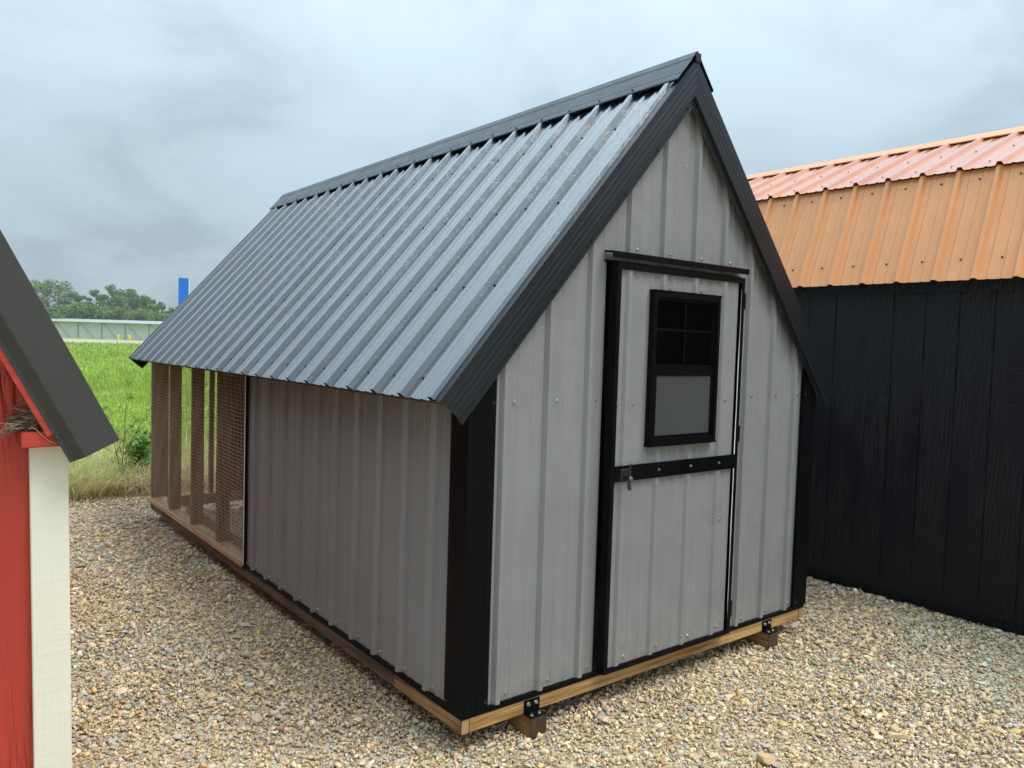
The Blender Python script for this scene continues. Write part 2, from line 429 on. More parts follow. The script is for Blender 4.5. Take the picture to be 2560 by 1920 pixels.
keep = vis & ~((P[:, 0] > 3.5)) & ~((P[:, 0] > .30) & (P[:, 0] < 2.2) & (P[:, 1] > .45) & (P[:, 1] < 2.5)) & ~((P[:, 0] > 1.0) & (P[:, 1] > 2.5) & (P[:, 0] < 2.4)) & ~((P[:, 0] > 2.6) & (P[:, 1] > 2.2)) & ~((P[:, 0] < -1.45) & (P[:, 1] > .15))
keep &= RNG.random(n0) < np.clip(1.25-(dist-2.8)*.17, .42, 1)
keep &= P[:, 1] < 6.15+.16*np.sin(P[:, 0]*1.3+.4)
P = P[keep]; dist = dist[keep]; n = len(P)
size = np.clip(RNG.lognormal(math.log(.0068), .45, n), .003, .021)*np.clip(.8+.09*dist, 1, 1.45)
sc3 = size[:, None]*RNG.uniform(.65, 1.35, (n, 3))*np.array([1.2, 1.0, .72])
yawr = RNG.uniform(0, 6.283, n); tilt = rot_rand(n)
flat = RNG.random(n) < .6
cs, sn = np.cos(yawr), np.sin(yawr); Z = np.zeros(n); O = np.ones(n)
Ry = np.stack([np.stack([cs, -sn, Z], -1), np.stack([sn, cs, Z], -1), np.stack([Z, Z, O], -1)], 1)
RR = np.where(flat[:, None, None], Ry, tilt)
hump = .006*np.sin(P[:, 0]*3.1+1.7*np.sin(P[:, 1]*2.2))*np.sin(P[:, 1]*3.9+P[:, 0])
zz = GZ-.006+RNG.uniform(0, .009, n)+hump
pi = RNG.choice(len(PAL), n, p=PW)
pt = patch(P)
pink = RNG.random(n) < np.clip(pt*.35+.07*(dist-3.3), 0, .6); pi = np.where(pink, 3+(RNG.random(n) < .5), pi)
grn = RNG.random(n) < np.clip(-pt*.42-.02, 0, .4); pi = np.where(grn, 5+(RNG.random(n) < .4), pi)
colr = PAL[pi]*RNG.uniform(.72, 1.34, (n, 1))
tk = RNG.integers(0, len(TEMPL), n); VV, LL, TT = [], [], []; off = 0
for k, (tv, tf) in enumerate(TEMPL):
    ix = np.nonzero(tk == k)[0]
    v_ = np.einsum('nij,nkj->nki', RR[ix], tv[None]*sc3[ix][:, None, :])+np.stack([P[ix, 0], P[ix, 1], zz[ix]], 1)[:, None, :]
    VV.append(v_.reshape(-1, 3)); LL.append((tf[None]+len(tv)*np.arange(len(ix))[:, None, None]+off).ravel()); TT.append(np.repeat(colr[ix], len(tv), 0)); off += len(tv)*len(ix)
LL = np.concatenate(LL)
g = np_mesh('gravel_stones', np.concatenate(VV), LL, np.full(len(LL)//3, 3), np.concatenate(TT), M['stone'], yard)
print('STONES', n, 'TRIS', len(LL)//3)
g['kind'] = 'stuff'
# the larger stones that can be picked out one by one
stone_meshes = []
for k in range(12):
    bm = bmesh.new(); ax = (1.2, random.uniform(.75, 1.0), random.uniform(.5, .75))
    for _ in range(14):
        v = Vector((random.gauss(0, 1), random.gauss(0, 1), random.gauss(0, 1))).normalized()*random.uniform(.85, 1.15)
        bm.verts.new([max(-.9, min(.9, c))*q_ for c, q_ in zip(v, ax)])
    bmesh.ops.convex_hull(bm, input=bm.verts[:]); bmesh.ops.delete(bm, geom=[v for v in bm.verts if not v.link_faces], context='VERTS')
    bmesh.ops.bevel(bm, geom=bm.edges[:], offset=.06, segments=1, affect='EDGES')
    me = bpy.data.meshes.new('stone'); bm.to_mesh(me); bm.free()
    at = me.attributes.new('tint', 'FLOAT_COLOR', 'POINT'); c = PAL[[0, 2, 4, 7, 0, 1, 5, 2, 3, 9, 10, 8][k]]
    at.data.foreach_set('color', np.tile(np.array([*c, 1], np.float32), len(me.vertices)))
    me.materials.append(M['stone']); stone_meshes.append(me)
made = 0
spots = [(.98, -.72, .045), (.30, -.36, .030), (1.62, -.95, .04), (2.05, -.55, .034), (2.5, -.35, .03), (-.55, .75, .036), (-.95, 1.35, .03)]
while made < 280:
    if made < len(spots): x, y, r = spots[made]
    else: x, y = random.uniform(-1.9, 3.4), random.uniform(-1.4, 5.4); r = random.choice((.013, .015, .017, .019, .022, .027))
    ok, _ = visible(np.array([[x, y]]), .1)
    if (not ok[0] and made >= len(spots)) or (-.03 < x < 2.5 and y > -.06) or (x < -1.3 and y > 0): continue
    o = bpy.data.objects.new('stone', random.choice(stone_meshes)); COL.objects.link(o); o.parent = yard
    o.location = (x, y, GZ+r*.25); o.scale = (r, r, r); o.rotation_euler = (random.uniform(-.3, .3), random.uniform(-.3, .3), random.uniform(0, 6.28)); made += 1

# ------------------------------------------------------------------ grass
def blades(name, P, h, wd, lean, col, curve=1.0):
    n = len(P); az = RNG.uniform(0, 6.283, n); d = np.stack([np.cos(az), np.sin(az)], 1); sd_ = np.stack([-d[:, 1], d[:, 0]], 1)
    fa = RNG.uniform(0, 3.14, n); sd_ = np.stack([np.cos(fa), np.sin(fa)], 1)
    V = np.zeros((n, 7, 3)); z0 = GZ-.025
    for i, (t, wf) in enumerate(((0, 1), (.4, .9), (.75, .6), (1, 0))):
        off = d*(lean*h*t**2*curve)[:, None]; zz_ = z0+h*t*(1-.35*lean*t*curve)
        if i < 3:
            V[:, 2*i, :2] = P+off-sd_*(wd*wf/2)[:, None]; V[:, 2*i+1, :2] = P+off+sd_*(wd*wf/2)[:, None]
            V[:, 2*i, 2] = V[:, 2*i+1, 2] = zz_
        else: V[:, 6, :2] = P+off; V[:, 6, 2] = np.maximum(zz_, z0+.01)
    F = np.array([0, 1, 3, 2, 2, 3, 5, 4, 4, 5, 6]); loops = (F[None]+7*np.arange(n)[:, None]).ravel()
    return V.reshape(-1, 3), loops, np.tile([4, 4, 3], n), np.repeat(col, 7, 0)
def wedge(n, y0, y1, t0, t1, power=1.0):
    y = y0+(y1-y0)*RNG.random(n)**power; s = RNG.uniform(t0, t1, n)
    return np.stack([CAM[0]+s*(y-CAM[1]), y], 1)
def pick(n, cols, wts):
    c = np.array(cols); return c[RNG.choice(len(c), n, p=np.array(wts)/sum(wts))]*RNG.uniform(.75, 1.25, (n, 1))
GREENS = [(.27, .38, .05), (.33, .47, .065), (.37, .46, .11), (.17, .27, .035), (.43, .42, .16)]
parts_ = []
for (n, y0, y1, h0, h1, w0, pw) in ((22000, 7.0, 11, .16, .36, .007, 1), (34000, 10, 24, .16, .34, .012, 1), (28000, 23, 60, .2, .38, .03, 1.1), (18000, 55, 128, .25, .5, .09, 1)):
    Pp = wedge(n, y0, y1, -.08, .52, pw)
    clump = .75+.5*np.clip(np.sin(Pp[:, 0]*1.1+2*np.sin(Pp[:, 1]*.5))*np.sin(Pp[:, 1]*.8+Pp[:, 0]*.6), -.6, 1)
    h = RNG.uniform(h0, h1, n)*clump
    parts_.append(blades('', Pp, h, np.full(n, w0)*RNG.uniform(.7, 1.3, n), RNG.uniform(.2, .9, n), pick(n, GREENS, (5, 5, 3, 3, 1.4))*(.85+.3*clump[:, None]*.5)))
# rank strip along the gravel: straw and olive, drooping over the edge
n = 15000; Pp = wedge(n, 6.05, 8.3, -.1, .55, 1.15); Pp[:, 1] += .12*np.sin(Pp[:, 0]*2.2)
tu = np.sin(Pp[:, 0]*4.1+1)*np.sin(Pp[:, 0]*1.7+Pp[:, 1]*2)
parts_.append(blades('', Pp, RNG.uniform(.22, .52, n)*(1+.25*tu), RNG.uniform(.004, .010, n), RNG.uniform(.15, 1.3, n), pick(n, [(.70, .60, .30), (.58, .54, .22), (.42, .47, .13), (.30, .40, .08), (.80, .70, .42)], (4, 4, 4, 3, 3))))
n = 4600; Pp = wedge(n, 5.95, 6.6, -.1, .55, 1)
parts_.append(blades('', Pp, RNG.uniform(.18, .46, n), RNG.uniform(.006, .013, n), RNG.uniform(.9, 1.7, n), pick(n, [(.72, .58, .32), (.52, .43, .22), (.28, .20, .10), (.80, .68, .44)], (3, 3, 2, 3))))
vs, lp, ct, tn = [], [], [], []; off = 0
for v_, l_, c_, t_ in parts_:
    vs.append(v_); lp.append(l_+off); ct.append(c_); tn.append(t_); off += len(v_)
gr = np_mesh('meadow_grass', np.concatenate(vs), np.concatenate(lp), np.concatenate(ct), np.concatenate(tn), M['blade'])
tag(gr, 'tall green and straw coloured grass growing beyond the gravel edge', 'grass', kind='stuff')

def leaf_cloud(C, R_, n, size, cols, wts, gap=.0):
    """n leaf faces scattered in blobs: C (k,3) centres, R_ (k,) radii"""
    k = RNG.choice(len(C), n, p=R_**2/np.sum(R_**2)); d = RNG.normal(size=(n, 3)); d /= np.linalg.norm(d, axis=1)[:, None]
    r = R_[k]*RNG.random(n)**.4
    p = C[k]+d*r[:, None]*np.array([1, 1, .8])
    rot = rot_rand(n); s = size*RNG.uniform(.6, 1.4, n)
    q_ = np.array([(-1, -.5, 0), (1, -.6, 0), (.8, .6, .15), (-.9, .5, -.1)])
    V = np.einsum('nij,kj->nki', rot, q_)*s[:, None, None]+p[:, None, :]
    return V.reshape(-1, 3), np.arange(4*n), np.full(n, 4), np.repeat(pick(n, cols, wts), 4, 0)

def weed(x, y, h, label, broad):
    r = empty('weed_plant', (x, y, GZ-.01), label, 'weed')
    bm = bmesh.new(); tips = []
    for s in range(3 if not broad else 5):
        a = random.uniform(0, 6.28); ln = random.uniform(.05, .16)*h
        pts = [Vector((x+math.cos(a)*ln*t*t*1.6, y+math.sin(a)*ln*t*t*1.6, GZ-.01+h*random.uniform(.97, 1)*t*(1-.12*s))) for t in [i/7 for i in range(8)]]
        tubes(bm, pts, [.006*(1-.75*i/7) for i in range(8)])
        for i in range(2, 8):
            for _ in range(2):
                b = random.uniform(0, 6.28); l2 = h*random.uniform(.08, .2)*(1.2-i/9)
                q_ = [pts[i]+Vector((math.cos(b), math.sin(b), .9))*l2*t for t in (0, .5, 1)]
                tubes(bm, q_, [.0028, .002, .001], 4); tips += [q_[1], q_[2]]
    me_o = from_bm('stem', bm, M['weedstem'], r)
    C = np.array([tuple(t) for t in tips])
    v_, l_, c_, t_ = leaf_cloud(C, np.full(len(C), .03 if not broad else .06), 420 if not broad else 700, .009 if not broad else .024, [(.17, .22, .06), (.24, .21, .09), (.14, .24, .05)] if not broad else [(.13, .28, .05), (.19, .36, .07)], (3, 2, 2) if not broad else (1, 1))
    np_mesh('leaves', v_, l_, c_, t_, M['blade'], r)
M['weedstem'] = plain('weed_stem', (.12, .12, .05), .7)
weed(.06, 6.30, 1.12, 'tall spindly weed with seed heads at the gravel edge', False)
weed(.30, 6.55, .55, 'low leafy weed in the straw grass beside the wire run', True)

# ------------------------------------------------------------------ far background
def polar(px1, d):            # px1: column in the photo (2560 wide) -> ground point d metres away
    u = (px1-1280)/1939.0; a = .6653+math.atan(u)
    return CAM[0]+d*math.sin(a), CAM[1]+d*math.cos(a)
A = Vector((*polar(100, 232), GZ)); B = Vector((*polar(700, 205), GZ))
dx = (B-A).normalized(); ny = Vector((dx.y, -dx.x, 0))       # towards the camera
A = A-dx*60; Ltot = (B-A).length+90
barn = empty('long_barn', A, 'long low pale grey metal barn with diagonal braces beyond the meadow', 'barn')
def bp(s, d, z): return A+dx*s+ny*d+Vector((0, 0, z))
def barn_box(name, s0, s1, d0, d1, z0, z1, mat):
    bm = bmesh.new(); bbox(bm, s0, s1, d0, d1, z0, z1)
    for v in bm.verts: v.co = bp(*v.co)
    return from_bm(name, bm, mat, barn)
barn_box('wall', 0, Ltot, -12, 0, -.05, 4.3, M['barnwall'])
bm = bmesh.new()
vsn = [[bm.verts.new(bp(s, d, z)) for d, z in ((.7, 4.36), (.7, 4.5), (-6, 5.05), (-12.7, 4.5), (-12.7, 4.36))] for s in (-.6, Ltot+.6)]
for i in range(5): bm.faces.new((vsn[0][i], vsn[0][(i+1) % 5], vsn[1][(i+1) % 5], vsn[1][i]))
bm.faces.new(vsn[0][::-1]); bm.faces.new(vsn[1])
from_bm('roof', bm, M['barnroof'], barn); barn_box('eave_fascia', -.6, Ltot+.6, .701, .76, 4.2, 4.52, M['whitepaint'])
s = 3.0
while s < Ltot-3:
    barn_box('post', s-.08, s+.08, .02, .2, -.05, 4.24, M['barnpost'])
    bm = bmesh.new(); tubes(bm, [bp(s+.3, .14, 4.1), bp(s+4.2, .14, .2)], .055, 4); from_bm('brace', bm, M['barnpost'], barn)
    s += 6.1
def bollard(px, label):
    x, y = polar(px, 196); r = empty('bollard', (x, y, GZ), label, 'bollard', 'yellow bollards before the barn')
    bm = bmesh.new(); tubes(bm, [(x, y, GZ-.02), (x, y, GZ+1.05), (x, y, GZ+1.2), (x, y, GZ+1.24)], [.28, .28, .2, .02], 12); from_bm('post', bm, M['yellow'], r)
    bm = bmesh.new(); tubes(bm, [(x, y, GZ-.02), (x, y, GZ+.12)], [.42, .36], 12); from_bm('footing', bm, M['concrete'], r)
bollard(297, 'left one of two yellow bollards in front of the barn')
bollard(325, 'right one of two yellow bollards in front of the barn')
# tall blue pylon sign
x, y = polar(459, 176); r = empty('pylon_sign', (x, y, GZ), 'tall narrow blue pylon sign behind the coop roof', 'sign')
ang = math.atan2(y-CAM[1], x-CAM[0])-math.pi/2
def rbox(name, lx0, lx1, ly0, ly1, z0, z1, mat):
    bm = bmesh.new(); bbox(bm, lx0, lx1, ly0, ly1, z0, z1)
    for v in bm.verts:
        a, b = v.co.x, v.co.y; v.co = Vector((x+a*math.cos(ang)-b*math.sin(ang), y+a*math.sin(ang)+b*math.cos(ang), GZ+v.co.z))
    return from_bm(name, bm, mat, r)
rbox('cabinet', -.98, .98, -.35, 1.9, 6.0, 13.45, M['blue']); rbox('edge_band', .982, 1.14, -.30, 1.88, 6.02, 13.4, M['whitepaint'])
rbox('pole', -.25, .25, .5, 1.0, -.1, 5.99, M['barnpost'])

def tree(px, d, h, wd, label, airy, name='broadleaf_tree'):
    x, y = polar(px, d); r = empty(name, (x, y, GZ-.1), label, 'tree', 'trees beyond the barn')
    bm = bmesh.new(); base = Vector((x, y, GZ-.1)); cs_ = []; rs_ = []
    top = base+Vector((random.uniform(-.5, .5), 0, h*.86))
    tubes(bm, [base, base.lerp(top, .35), base.lerp(top, .7), top], [h*.022, h*.016, h*.009, h*.003], 6)
    nb = 13 if airy else 17
    for i in range(nb):
        t = .34+.62*i/nb; p = base.lerp(top, t); a = i*2.4+random.uniform(-.5, .5)
        prof = math.sin(math.pi*min(1, (t-.18)/.86))**.7
        ln = wd*.5*prof*random.uniform(.65, 1.08)
        e_ = p+Vector((math.cos(a)*ln, math.sin(a)*ln, ln*random.uniform(.15, .55)))
        tubes(bm, [p, p.lerp(e_, .5)+Vector((0, 0, .06*ln)), e_], [h*.007, h*.004, h*.0015], 4)
        for f in (.55, .95):
            cs_.append(tuple(p.lerp(e_, f))); rs_.append((.115 if airy else .15)*wd*random.uniform(.75, 1.2))
    cs_.append(tuple(top)); rs_.append(.12*wd)
    from_bm('trunk', bm, M['bark'], r)
    C = np.array(cs_); R_ = np.array(rs_)
    v_, l_, c_, t_ = leaf_cloud(C, R_, 2600 if airy else 4200, .20, [(.15, .225, .055), (.19, .275, .065), (.09, .145, .04), (.24, .32, .09)], (3, 3, 3, 1))
    np_mesh('crown', v_, l_, c_, t_, M['leaf'], r)
tree(30, 250, 14, 12, 'dense tree beyond the barn, mostly behind the left grey roof trim', False)
tree(116, 250, 17.2, 12.0, 'tallest leftmost tree showing beside the grey roof trim', False)
tree(188, 252, 14.2, 9.0, 'airy tree second from the left on the skyline', True)
tree(243, 255, 15.6, 7.5, 'airy tree left of the skyline middle with open branches', True)
tree(279, 248, 17.0, 9.0, 'tall open-topped tree in the middle of the skyline', True)
tree(323, 250, 16.2, 9.5, 'full round tree right of the skyline middle', False)
tree(360, 254, 14.6, 7.5, 'rounded tree sloping down at the right of the tall group', False)
tree(408, 262, 12.8, 8.0, 'small open tree standing alone left of the blue sign', True)
tree(446, 258, 11.6, 7.0, 'small tree just left of the blue sign foot', False)
tree(500, 262, 13, 9, 'tree hidden largely by the coop roof beyond the blue sign', False)
for px, h in ((80, 8), (150, 8.5), (205, 9.5), (235, 8.8), (262, 9), (300, 8.5), (345, 8.5), (385, 7.2), (425, 7)):
    tree(px, 240, h, 11, {80: 'low bushy tree at the far left over the barn roof', 150: 'low bushy tree under the tallest left tree', 205: 'low bushy pale tree left of the middle over the barn roof', 235: 'low bushy tree under the airy middle tree', 262: 'low bushy tree under the tall open-topped tree', 300: 'low bushy tree left of the full round tree', 345: 'low bushy tree under the full round tree', 385: 'low bushy tree between the round tree and the small open one', 425: 'low bushy tree nearest the blue sign foot'}[px], False, 'bushy_tree')

# ------------------------------------------------------------------ chicken coop (main subject)
W, LEN = 2.425, 4.88
XE, ZE, ZR = -.155, 1.2645, 2.833
XC = W/2
RUN = XC-XE; RISE = ZR-ZE; SL = math.hypot(RUN, RISE)
uL = Vector((RUN/SL, 0, RISE/SL)); nL = Vector((-RISE/SL, 0, RUN/SL))
uR = Vector((-RUN/SL, 0, RISE/SL)); nR = Vector((RISE/SL, 0, RUN/SL))
EL = Vector((XE, 0, ZE)); ER = Vector((W-XE, 0, ZE))
YF, YB = -.033, LEN+.10
coop = empty('chicken_coop', (XC, LEN/2, GZ), 'grey metal chicken coop with steep black roof and wire mesh run', 'chicken coop')

# skids and rim
for xa, xb in ((.318, .407), (2.02, 2.109)):
    sk = box('skid', xa, xb, -.045, LEN+.05, GZ+.001, -.0635, M['skid'], coop, .004)
    box('wet_end', xa+.001, xb-.001, -.0475, -.0455, GZ+.004, -.0645, M['skidend'], sk)
    box('bracket_foot', xa, xb-.004, -.049, -.0045, -.0632, -.0598, M['black'], sk)
    box('bracket_plate', xa, xb-.006, -.0045, -.001, -.0598, -.006, M['black'], sk)
    for xx in (xa+.022, xb-.026):
        screw((xx, -.0045, -.024), (0, -1, 0), sk, ME_BOLT, 'bolt'); screw((xx, -.028, -.0598), (0, 0, 1), sk, ME_BOLT, 'bolt')
def rim(x0, x1):
    box('rim_board', x0, x1, .0, .538, -.0624, .0, M['rimside'], coop, .003)
    box('rim_board', x0, x1, .5395, 2.60, -.0624, .0, M['rimold'], coop, .003)
    box('rim_board', x0, x1, 2.6015, LEN, -.0624, .0, M['rimold'], coop, .003)
rim(0, .038); rim(W-.038, W)
for xa, xb in ((.0025, .0355), (W-.0355, W-.0025)):
    box('end_grain', xa, xb, -.0006, .001, -.060, -.0025, M['endgrain'], coop)
box('rim_board', .0388, W-.0388, 0.0005, .038, -.0624, -.0002, M['rimnew'], coop, .003)
box('rim_board', .0388, W-.0388, LEN-.038, LEN, -.0624, -.0002, M['sillx'], coop, .003)
box('floor', .04, W-.04, .04, 2.43, -.03, .006, M['ply'], coop)
box('divider_wall', .03, W-.03, 2.432, 2.445, .006, 1.42, M['ply'], coop)

# flashing under the wall sheets
box('base_trim', -.004, W+.004, -.0045, .012, .0008, .021, M['black'], coop)
box('base_trim', -.0046, .012, .0122, 2.46, .0008, .021, M['black'], coop)
box('base_trim', W-.012, W+.0046, .0122, 2.46, .0008, .021, M['black'], coop)

# wall sheets ---------------------------------------------------------------
FY = .013                                   # flat of the front sheets; ribs stand 18 mm proud
clipsF = [(EL-nL*.03, nL), (ER-nR*.03, nR)]
RX0 = .175
def front_sheet(x0, x1, z0, z1, lift=0):
    return prism('wall_panel', rib_profile(x0, x1, RX0), lambda a, b, t: (a, FY-lift-b, t), z0, z1, M['grey'], coop, False, clipsF, .0009)
fs = [front_sheet(.012, .404+.024, .019, 2.9), front_sheet(.404-.024, .722, .019, 2.9, .0012), front_sheet(.722, 1.668, 1.872, 2.9, 0), front_sheet(1.668, 2.233+.024, .019, 2.9, .0012), front_sheet(2.233-.024, W-.012, .019, 2.9)]
SY = .012
def side_sheet(y0, y1, lift, right=False):
    f = (lambda a, b, t: (SY-lift-b, a, t)) if not right else (lambda a, b, t: (W-SY+lift+b, a, t))
    return prism('wall_panel', rib_profile(y0, y1, .276), f, .019, 1.43, M['grey'], coop, False, (), .0009)
ss = []
for right in (False, True):
    for i, (a, b) in enumerate(((.02, .733+.024), (.733-.024, 1.6477+.024), (1.6477-.024, 2.452))):
        s_ = side_sheet(a, b, .0012*(i % 2), right)
        if not right: ss.append(s_)
for k in range(10):
    y = .229+k*.2286; s_ = ss[0] if y < .733 else (ss[1] if y < 1.6477 else ss[2])
    screw((SY-.0014, y, .047), (-1, 0, 0), s_)
for k, x in enumerate([.228, .457, .686, 1.838, 2.06, 2.28]):
    s_ = fs[0] if x < .4 else fs[1] if x < .72 else fs[3] if x < 2.23 else fs[4]
    screw((x, FY-.0018, .047), (0, -1, 0), s_); screw((x, FY-.0018, 1.254), (0, -1, 0), s_)
for x in (.915, 1.145, 1.376, 1.608): screw((x, FY-.0006, 1.935), (0, -1, 0), fs[2])
for x, z in ((1.0, 2.36), (1.228, 2.36), (1.457, 2.36)): screw((x, FY-.0006, z), (0, -1, 0), fs[2])

# corner trims: L section with faint pressed lines
def ribbed(n0, n1, k, up=.0016):
    pts = [(n0, 0)]
    for i in range(1, k+1):
        c = n0+(n1-n0)*i/(k+1); s_ = 1 if n1 > n0 else -1
        pts += [(c-.004*s_, 0), (c-.0015*s_, up), (c+.0015*s_, up), (c+.004*s_, 0)]
    return pts+[(n1, 0)]
def corner_trim(xs, sg):
    # xs: outer x of side face, sg=+1 left corner (front face runs to +x)
    fr = [(xs+sg*a, -.010-b) for a, b in ribbed(0, .130, 4)]
    sd2 = [(xs-sg*b, -.010+a) for a, b in ribbed(.122, 0, 4)]
    prof = [(xs+sg*.012, .112)]+sd2[:-1]+fr+[(xs+sg*.130, .006)]
    o = prism('corner_trim', prof, lambda a, b, t: (a, b, t), .022, 1.40, M['black'], coop, False, [(EL-nL*.03, nL), (ER-nR*.03, nR)], .0012)
    for z in (.05, 1.254):
        screw((xs+sg*.115, -.0112, z), (0, -1, 0), o, ME_DSCREW); screw((xs-sg*.0012, .098, z), (-sg, 0, 0), o, ME_DSCREW)
corner_trim(-.010, 1); corner_trim(W+.010, -1)
# edge trim where the wall sheets meet the run
for xs, sg in ((-.009, 1), (W+.009, -1)):
    prism('end_trim', [(xs+sg*.012, 2.452), (xs, 2.452), (xs, 2.474), (xs+sg*.02, 2.474)], lambda a, b, t: (a, b, t), .0, 1.41, M['black'], coop, False, (), .0012)
    box('end_strip', xs-sg*.0012, xs-sg*.0032, 2.456, 2.466, .02, 1.36, M['whiteedge'], coop)

# roof ----------------------------------------------------------------------
def roof_fn(E, u, n_): return lambda a, b, t: (E+u*t+n_*b+Vector((0, a, 0)))
RY0 = .25
roofs = []
bounds = [YF+.012]+[RY0+.2286*k for k in (2, 6, 10, 14, 18)]+[YB-.012]
for side, (E, u, n_) in enumerate(((EL, uL, nL), (ER, uR, nR))):
    for i in range(6):
        a0, a1 = bounds[i]-(.024 if i else 0), bounds[i+1]+(.024 if i < 5 else 0)
        o = prism('roof_panel', rib_profile(a0, a1, RY0, h=.025, bw=.0215, tw=.012, mh=.006), lambda a, b, t, i=i: E+u*t+n_*(b+.0012*(i % 2))+Vector((0, a, 0)), 0, SL-.01, M['roof'], coop, False, (), .0009)
        o['label'] = 'wet black ribbed roof sheet'
        if side == 0: roofs.append((bounds[i], bounds[i+1], o))
for t in (.10, .62, 1.14, 1.66):
    for k in range(21):
        y = RY0+k*.2286-.05
        o = [o for a, b, o in roofs if a-.06 <= y <= b+.06][0]
        screw(EL+uL*t+nL*.0022+Vector((0, y, 0)), nL, o, ME_DSCREW)
# ridge cap, riding on the ribs
def capfn(a, b, t): return None
hw = .165
cap = [(-hw, -.009), (-hw, .0), (-hw+.010, .002), (-hw+.045, .002), (-hw+.049, .0032), (-hw+.053, .0032), (-hw+.057, .002), (-.022, .003), (-.006, .006)]
def cap_pts():
    P = []
    top = Vector((XC, 0, ZR))
    for s_, h in cap: P.append(top+uL*s_+nL*(h+.0275))
    R2 = [top+uR*s_+nR*(h+.0275) for s_, h in cap][::-1]
    P.append(top+Vector((0, 0, .050))); return P+R2
CP = cap_pts()
rc = prism('ridge_cap', [(i, 0) for i in range(len(CP))], lambda a, b, t: CP[int(a)]+Vector((0, t, 0)), YF-.012, YB+.012, M['cap'], coop, False, (), .001)
for k in range(0, 21): screw(Vector((XC, RY0+k*.2286, ZR))-uL*(hw-.02)+nL*.0300, nL, rc, ME_DSCREW)
box('ridge_cap_end', XC-.018, XC+.018, YF-.019, YF-.0125, ZR-.002, ZR+.038, M['raketrim'], rc)
# rake trims
def rake(E, u, n_, y, sg, name='rake_trim'):
    # profile (depth below roof top, y offset outward)
    pr = [(-.010, -.040), (-.0105, .0)]
    for c in (.026, .050, .074): pr += [(c-.005, .0), (c-.0015, .0012), (c+.0015, .0012), (c+.005, 0)]
    pr += [(.100, 0), (.104, -.004), (.106, -.017), (.112, -.019), (.134, -.019), (.136, -.017)]
    no = Vector((1, 0, 0)) if u.x > 0 else Vector((-1, 0, 0))
    o = prism(name, pr, lambda a, b, t: E+u*t-n_*(a+.012)+n_*.012+Vector((0, y+sg*b, 0)), 0, SL+.2, M['raketrim'], coop, False, [(Vector((XC, 0, 0)), no)], .0011)
    for k in range(7):
        t = .10+k*.30
        if t < SL-.16: screw(E+u*t-n_*.123+Vector((0, y-sg*.0185, 0)), (0, sg, 0), o, ME_DSCREW)
    return o
rake(EL, uL, nL, YF-.010, -1); rake(ER, uR, nR, YF-.010, -1)
rake(EL, uL, nL, YB+.010, 1); rake(ER, uR, nR, YB+.010, 1)
# eave board under the sheet ends
box('eave_board', XE+.028, XE+.066, YF+.02, YB-.02, ZE-.012, ZE+.012, M['plate'], coop)
box('eave_board', W-XE-.066, W-XE-.028, YF+.02, YB-.02, ZE-.012, ZE+.012, M['plate'], coop)
for yy in (2.47, 3.05, 3.66, 4.27, 4.84):     # rafters over the run
    for E, u, n_ in ((EL, uL, nL), (ER, uR, nR)):
        prism('rafter', [(0, 0), (.09, 0), (.09, .038), (0, .038)], lambda a, b, t: E+u*t-n_*(a+.006)+Vector((0, yy+b-.019, 0)), .14, SL-.04, M['stud'], coop)

# wire run ------------------------------------------------------------------
for sgn, xo in ((1, 0), (-1, W)):
    X = lambda v: xo+sgn*v
    box('sill_board', X(-.018), X(.072), 2.478, LEN+.035, .002, .040, M['sill'], coop, .003)
    box('top_plate', X(.0), X(.089), 2.476, LEN, 1.262, 1.30, M['plate'], coop)
    for y in (2.478, 3.03, 3.64, 4.255): box('stud', X(.001), X(.0895), y, y+.038, .041, 1.2615, M['stud'], coop, .002)
    box('corner_post', X(.001), X(.139), LEN-.04, LEN-.002, .041, 1.2615, M['stud'], coop, .002)
box('sill_board', .14, W-.14, LEN-.075, LEN+.015, .0025, .0405, M['sillx'], coop, .003)
box('top_plate', .09, W-.09, LEN-.04, LEN-.002, 1.2625, 1.3005, M['sillx'], coop)
for x0, x1 in ((.497, .535), (.69, .83), (W-.83, W-.69), (W-.535, W-.497)):
    box('stud', x0, x1, LEN-.04, LEN-.002, .041, 1.262, M['stud'], coop, .002)
prism('end_gable', [(.1, 1.302), (W-.1, 1.302), (XC, ZR-.12)], lambda a, b, t: (a, t, b), LEN-.03, LEN-.012, M['ply'], coop)
def wire_mesh_bm(bm, u0, u1, z0, z1, fn, r=.0009, step=.0254):
    nu = int((u1-u0)/step); nz = int((z1-z0)/step)
    def wob(u, z): return .0045*math.sin(u*9+z*3)*math.sin(z*7+1.3)+.002*math.sin(u*23+z*11)
    def zw(u, z): return z+.006*math.sin(u*4.2+.6*z)*math.sin(math.pi*min(1, max(0, (z-z0)/(z1-z0))))+.0015*math.sin(u*31+z*50)
    for j in range(nz+1):
        z = z0+j*step
        pts = [fn(u, wob(u, z), zw(u, z)) for u in np.linspace(u0, u1, 28)]
        tubes(bm, pts, r, 4)
    for i in range(nu+1):
        u = u0+i*step
        tubes(bm, [fn(u, wob(u, z)+.001, zw(u, z)) for z in np.linspace(z0, z1, 10)], r, 4)
for xo, sg in ((0, -1), (W, 1)):
    bm = bmesh.new(); wire_mesh_bm(bm, 2.48, LEN-.002, .030, 1.262, lambda u, d, z: Vector((xo+sg*(.0015+.004+d), u, z)))
    o = from_bm('wire_mesh', bm, M['wire'], coop); o['kind'] = 'stuff'; o['label'] = 'square welded wire mesh over the run'
bm = bmesh.new(); wire_mesh_bm(bm, .02, W-.02, .03, 1.26, lambda u, d, z: Vector((u, LEN+.004+d, z)))
o = from_bm('wire_mesh', bm, M['wire'], coop); o['kind'] = 'stuff'

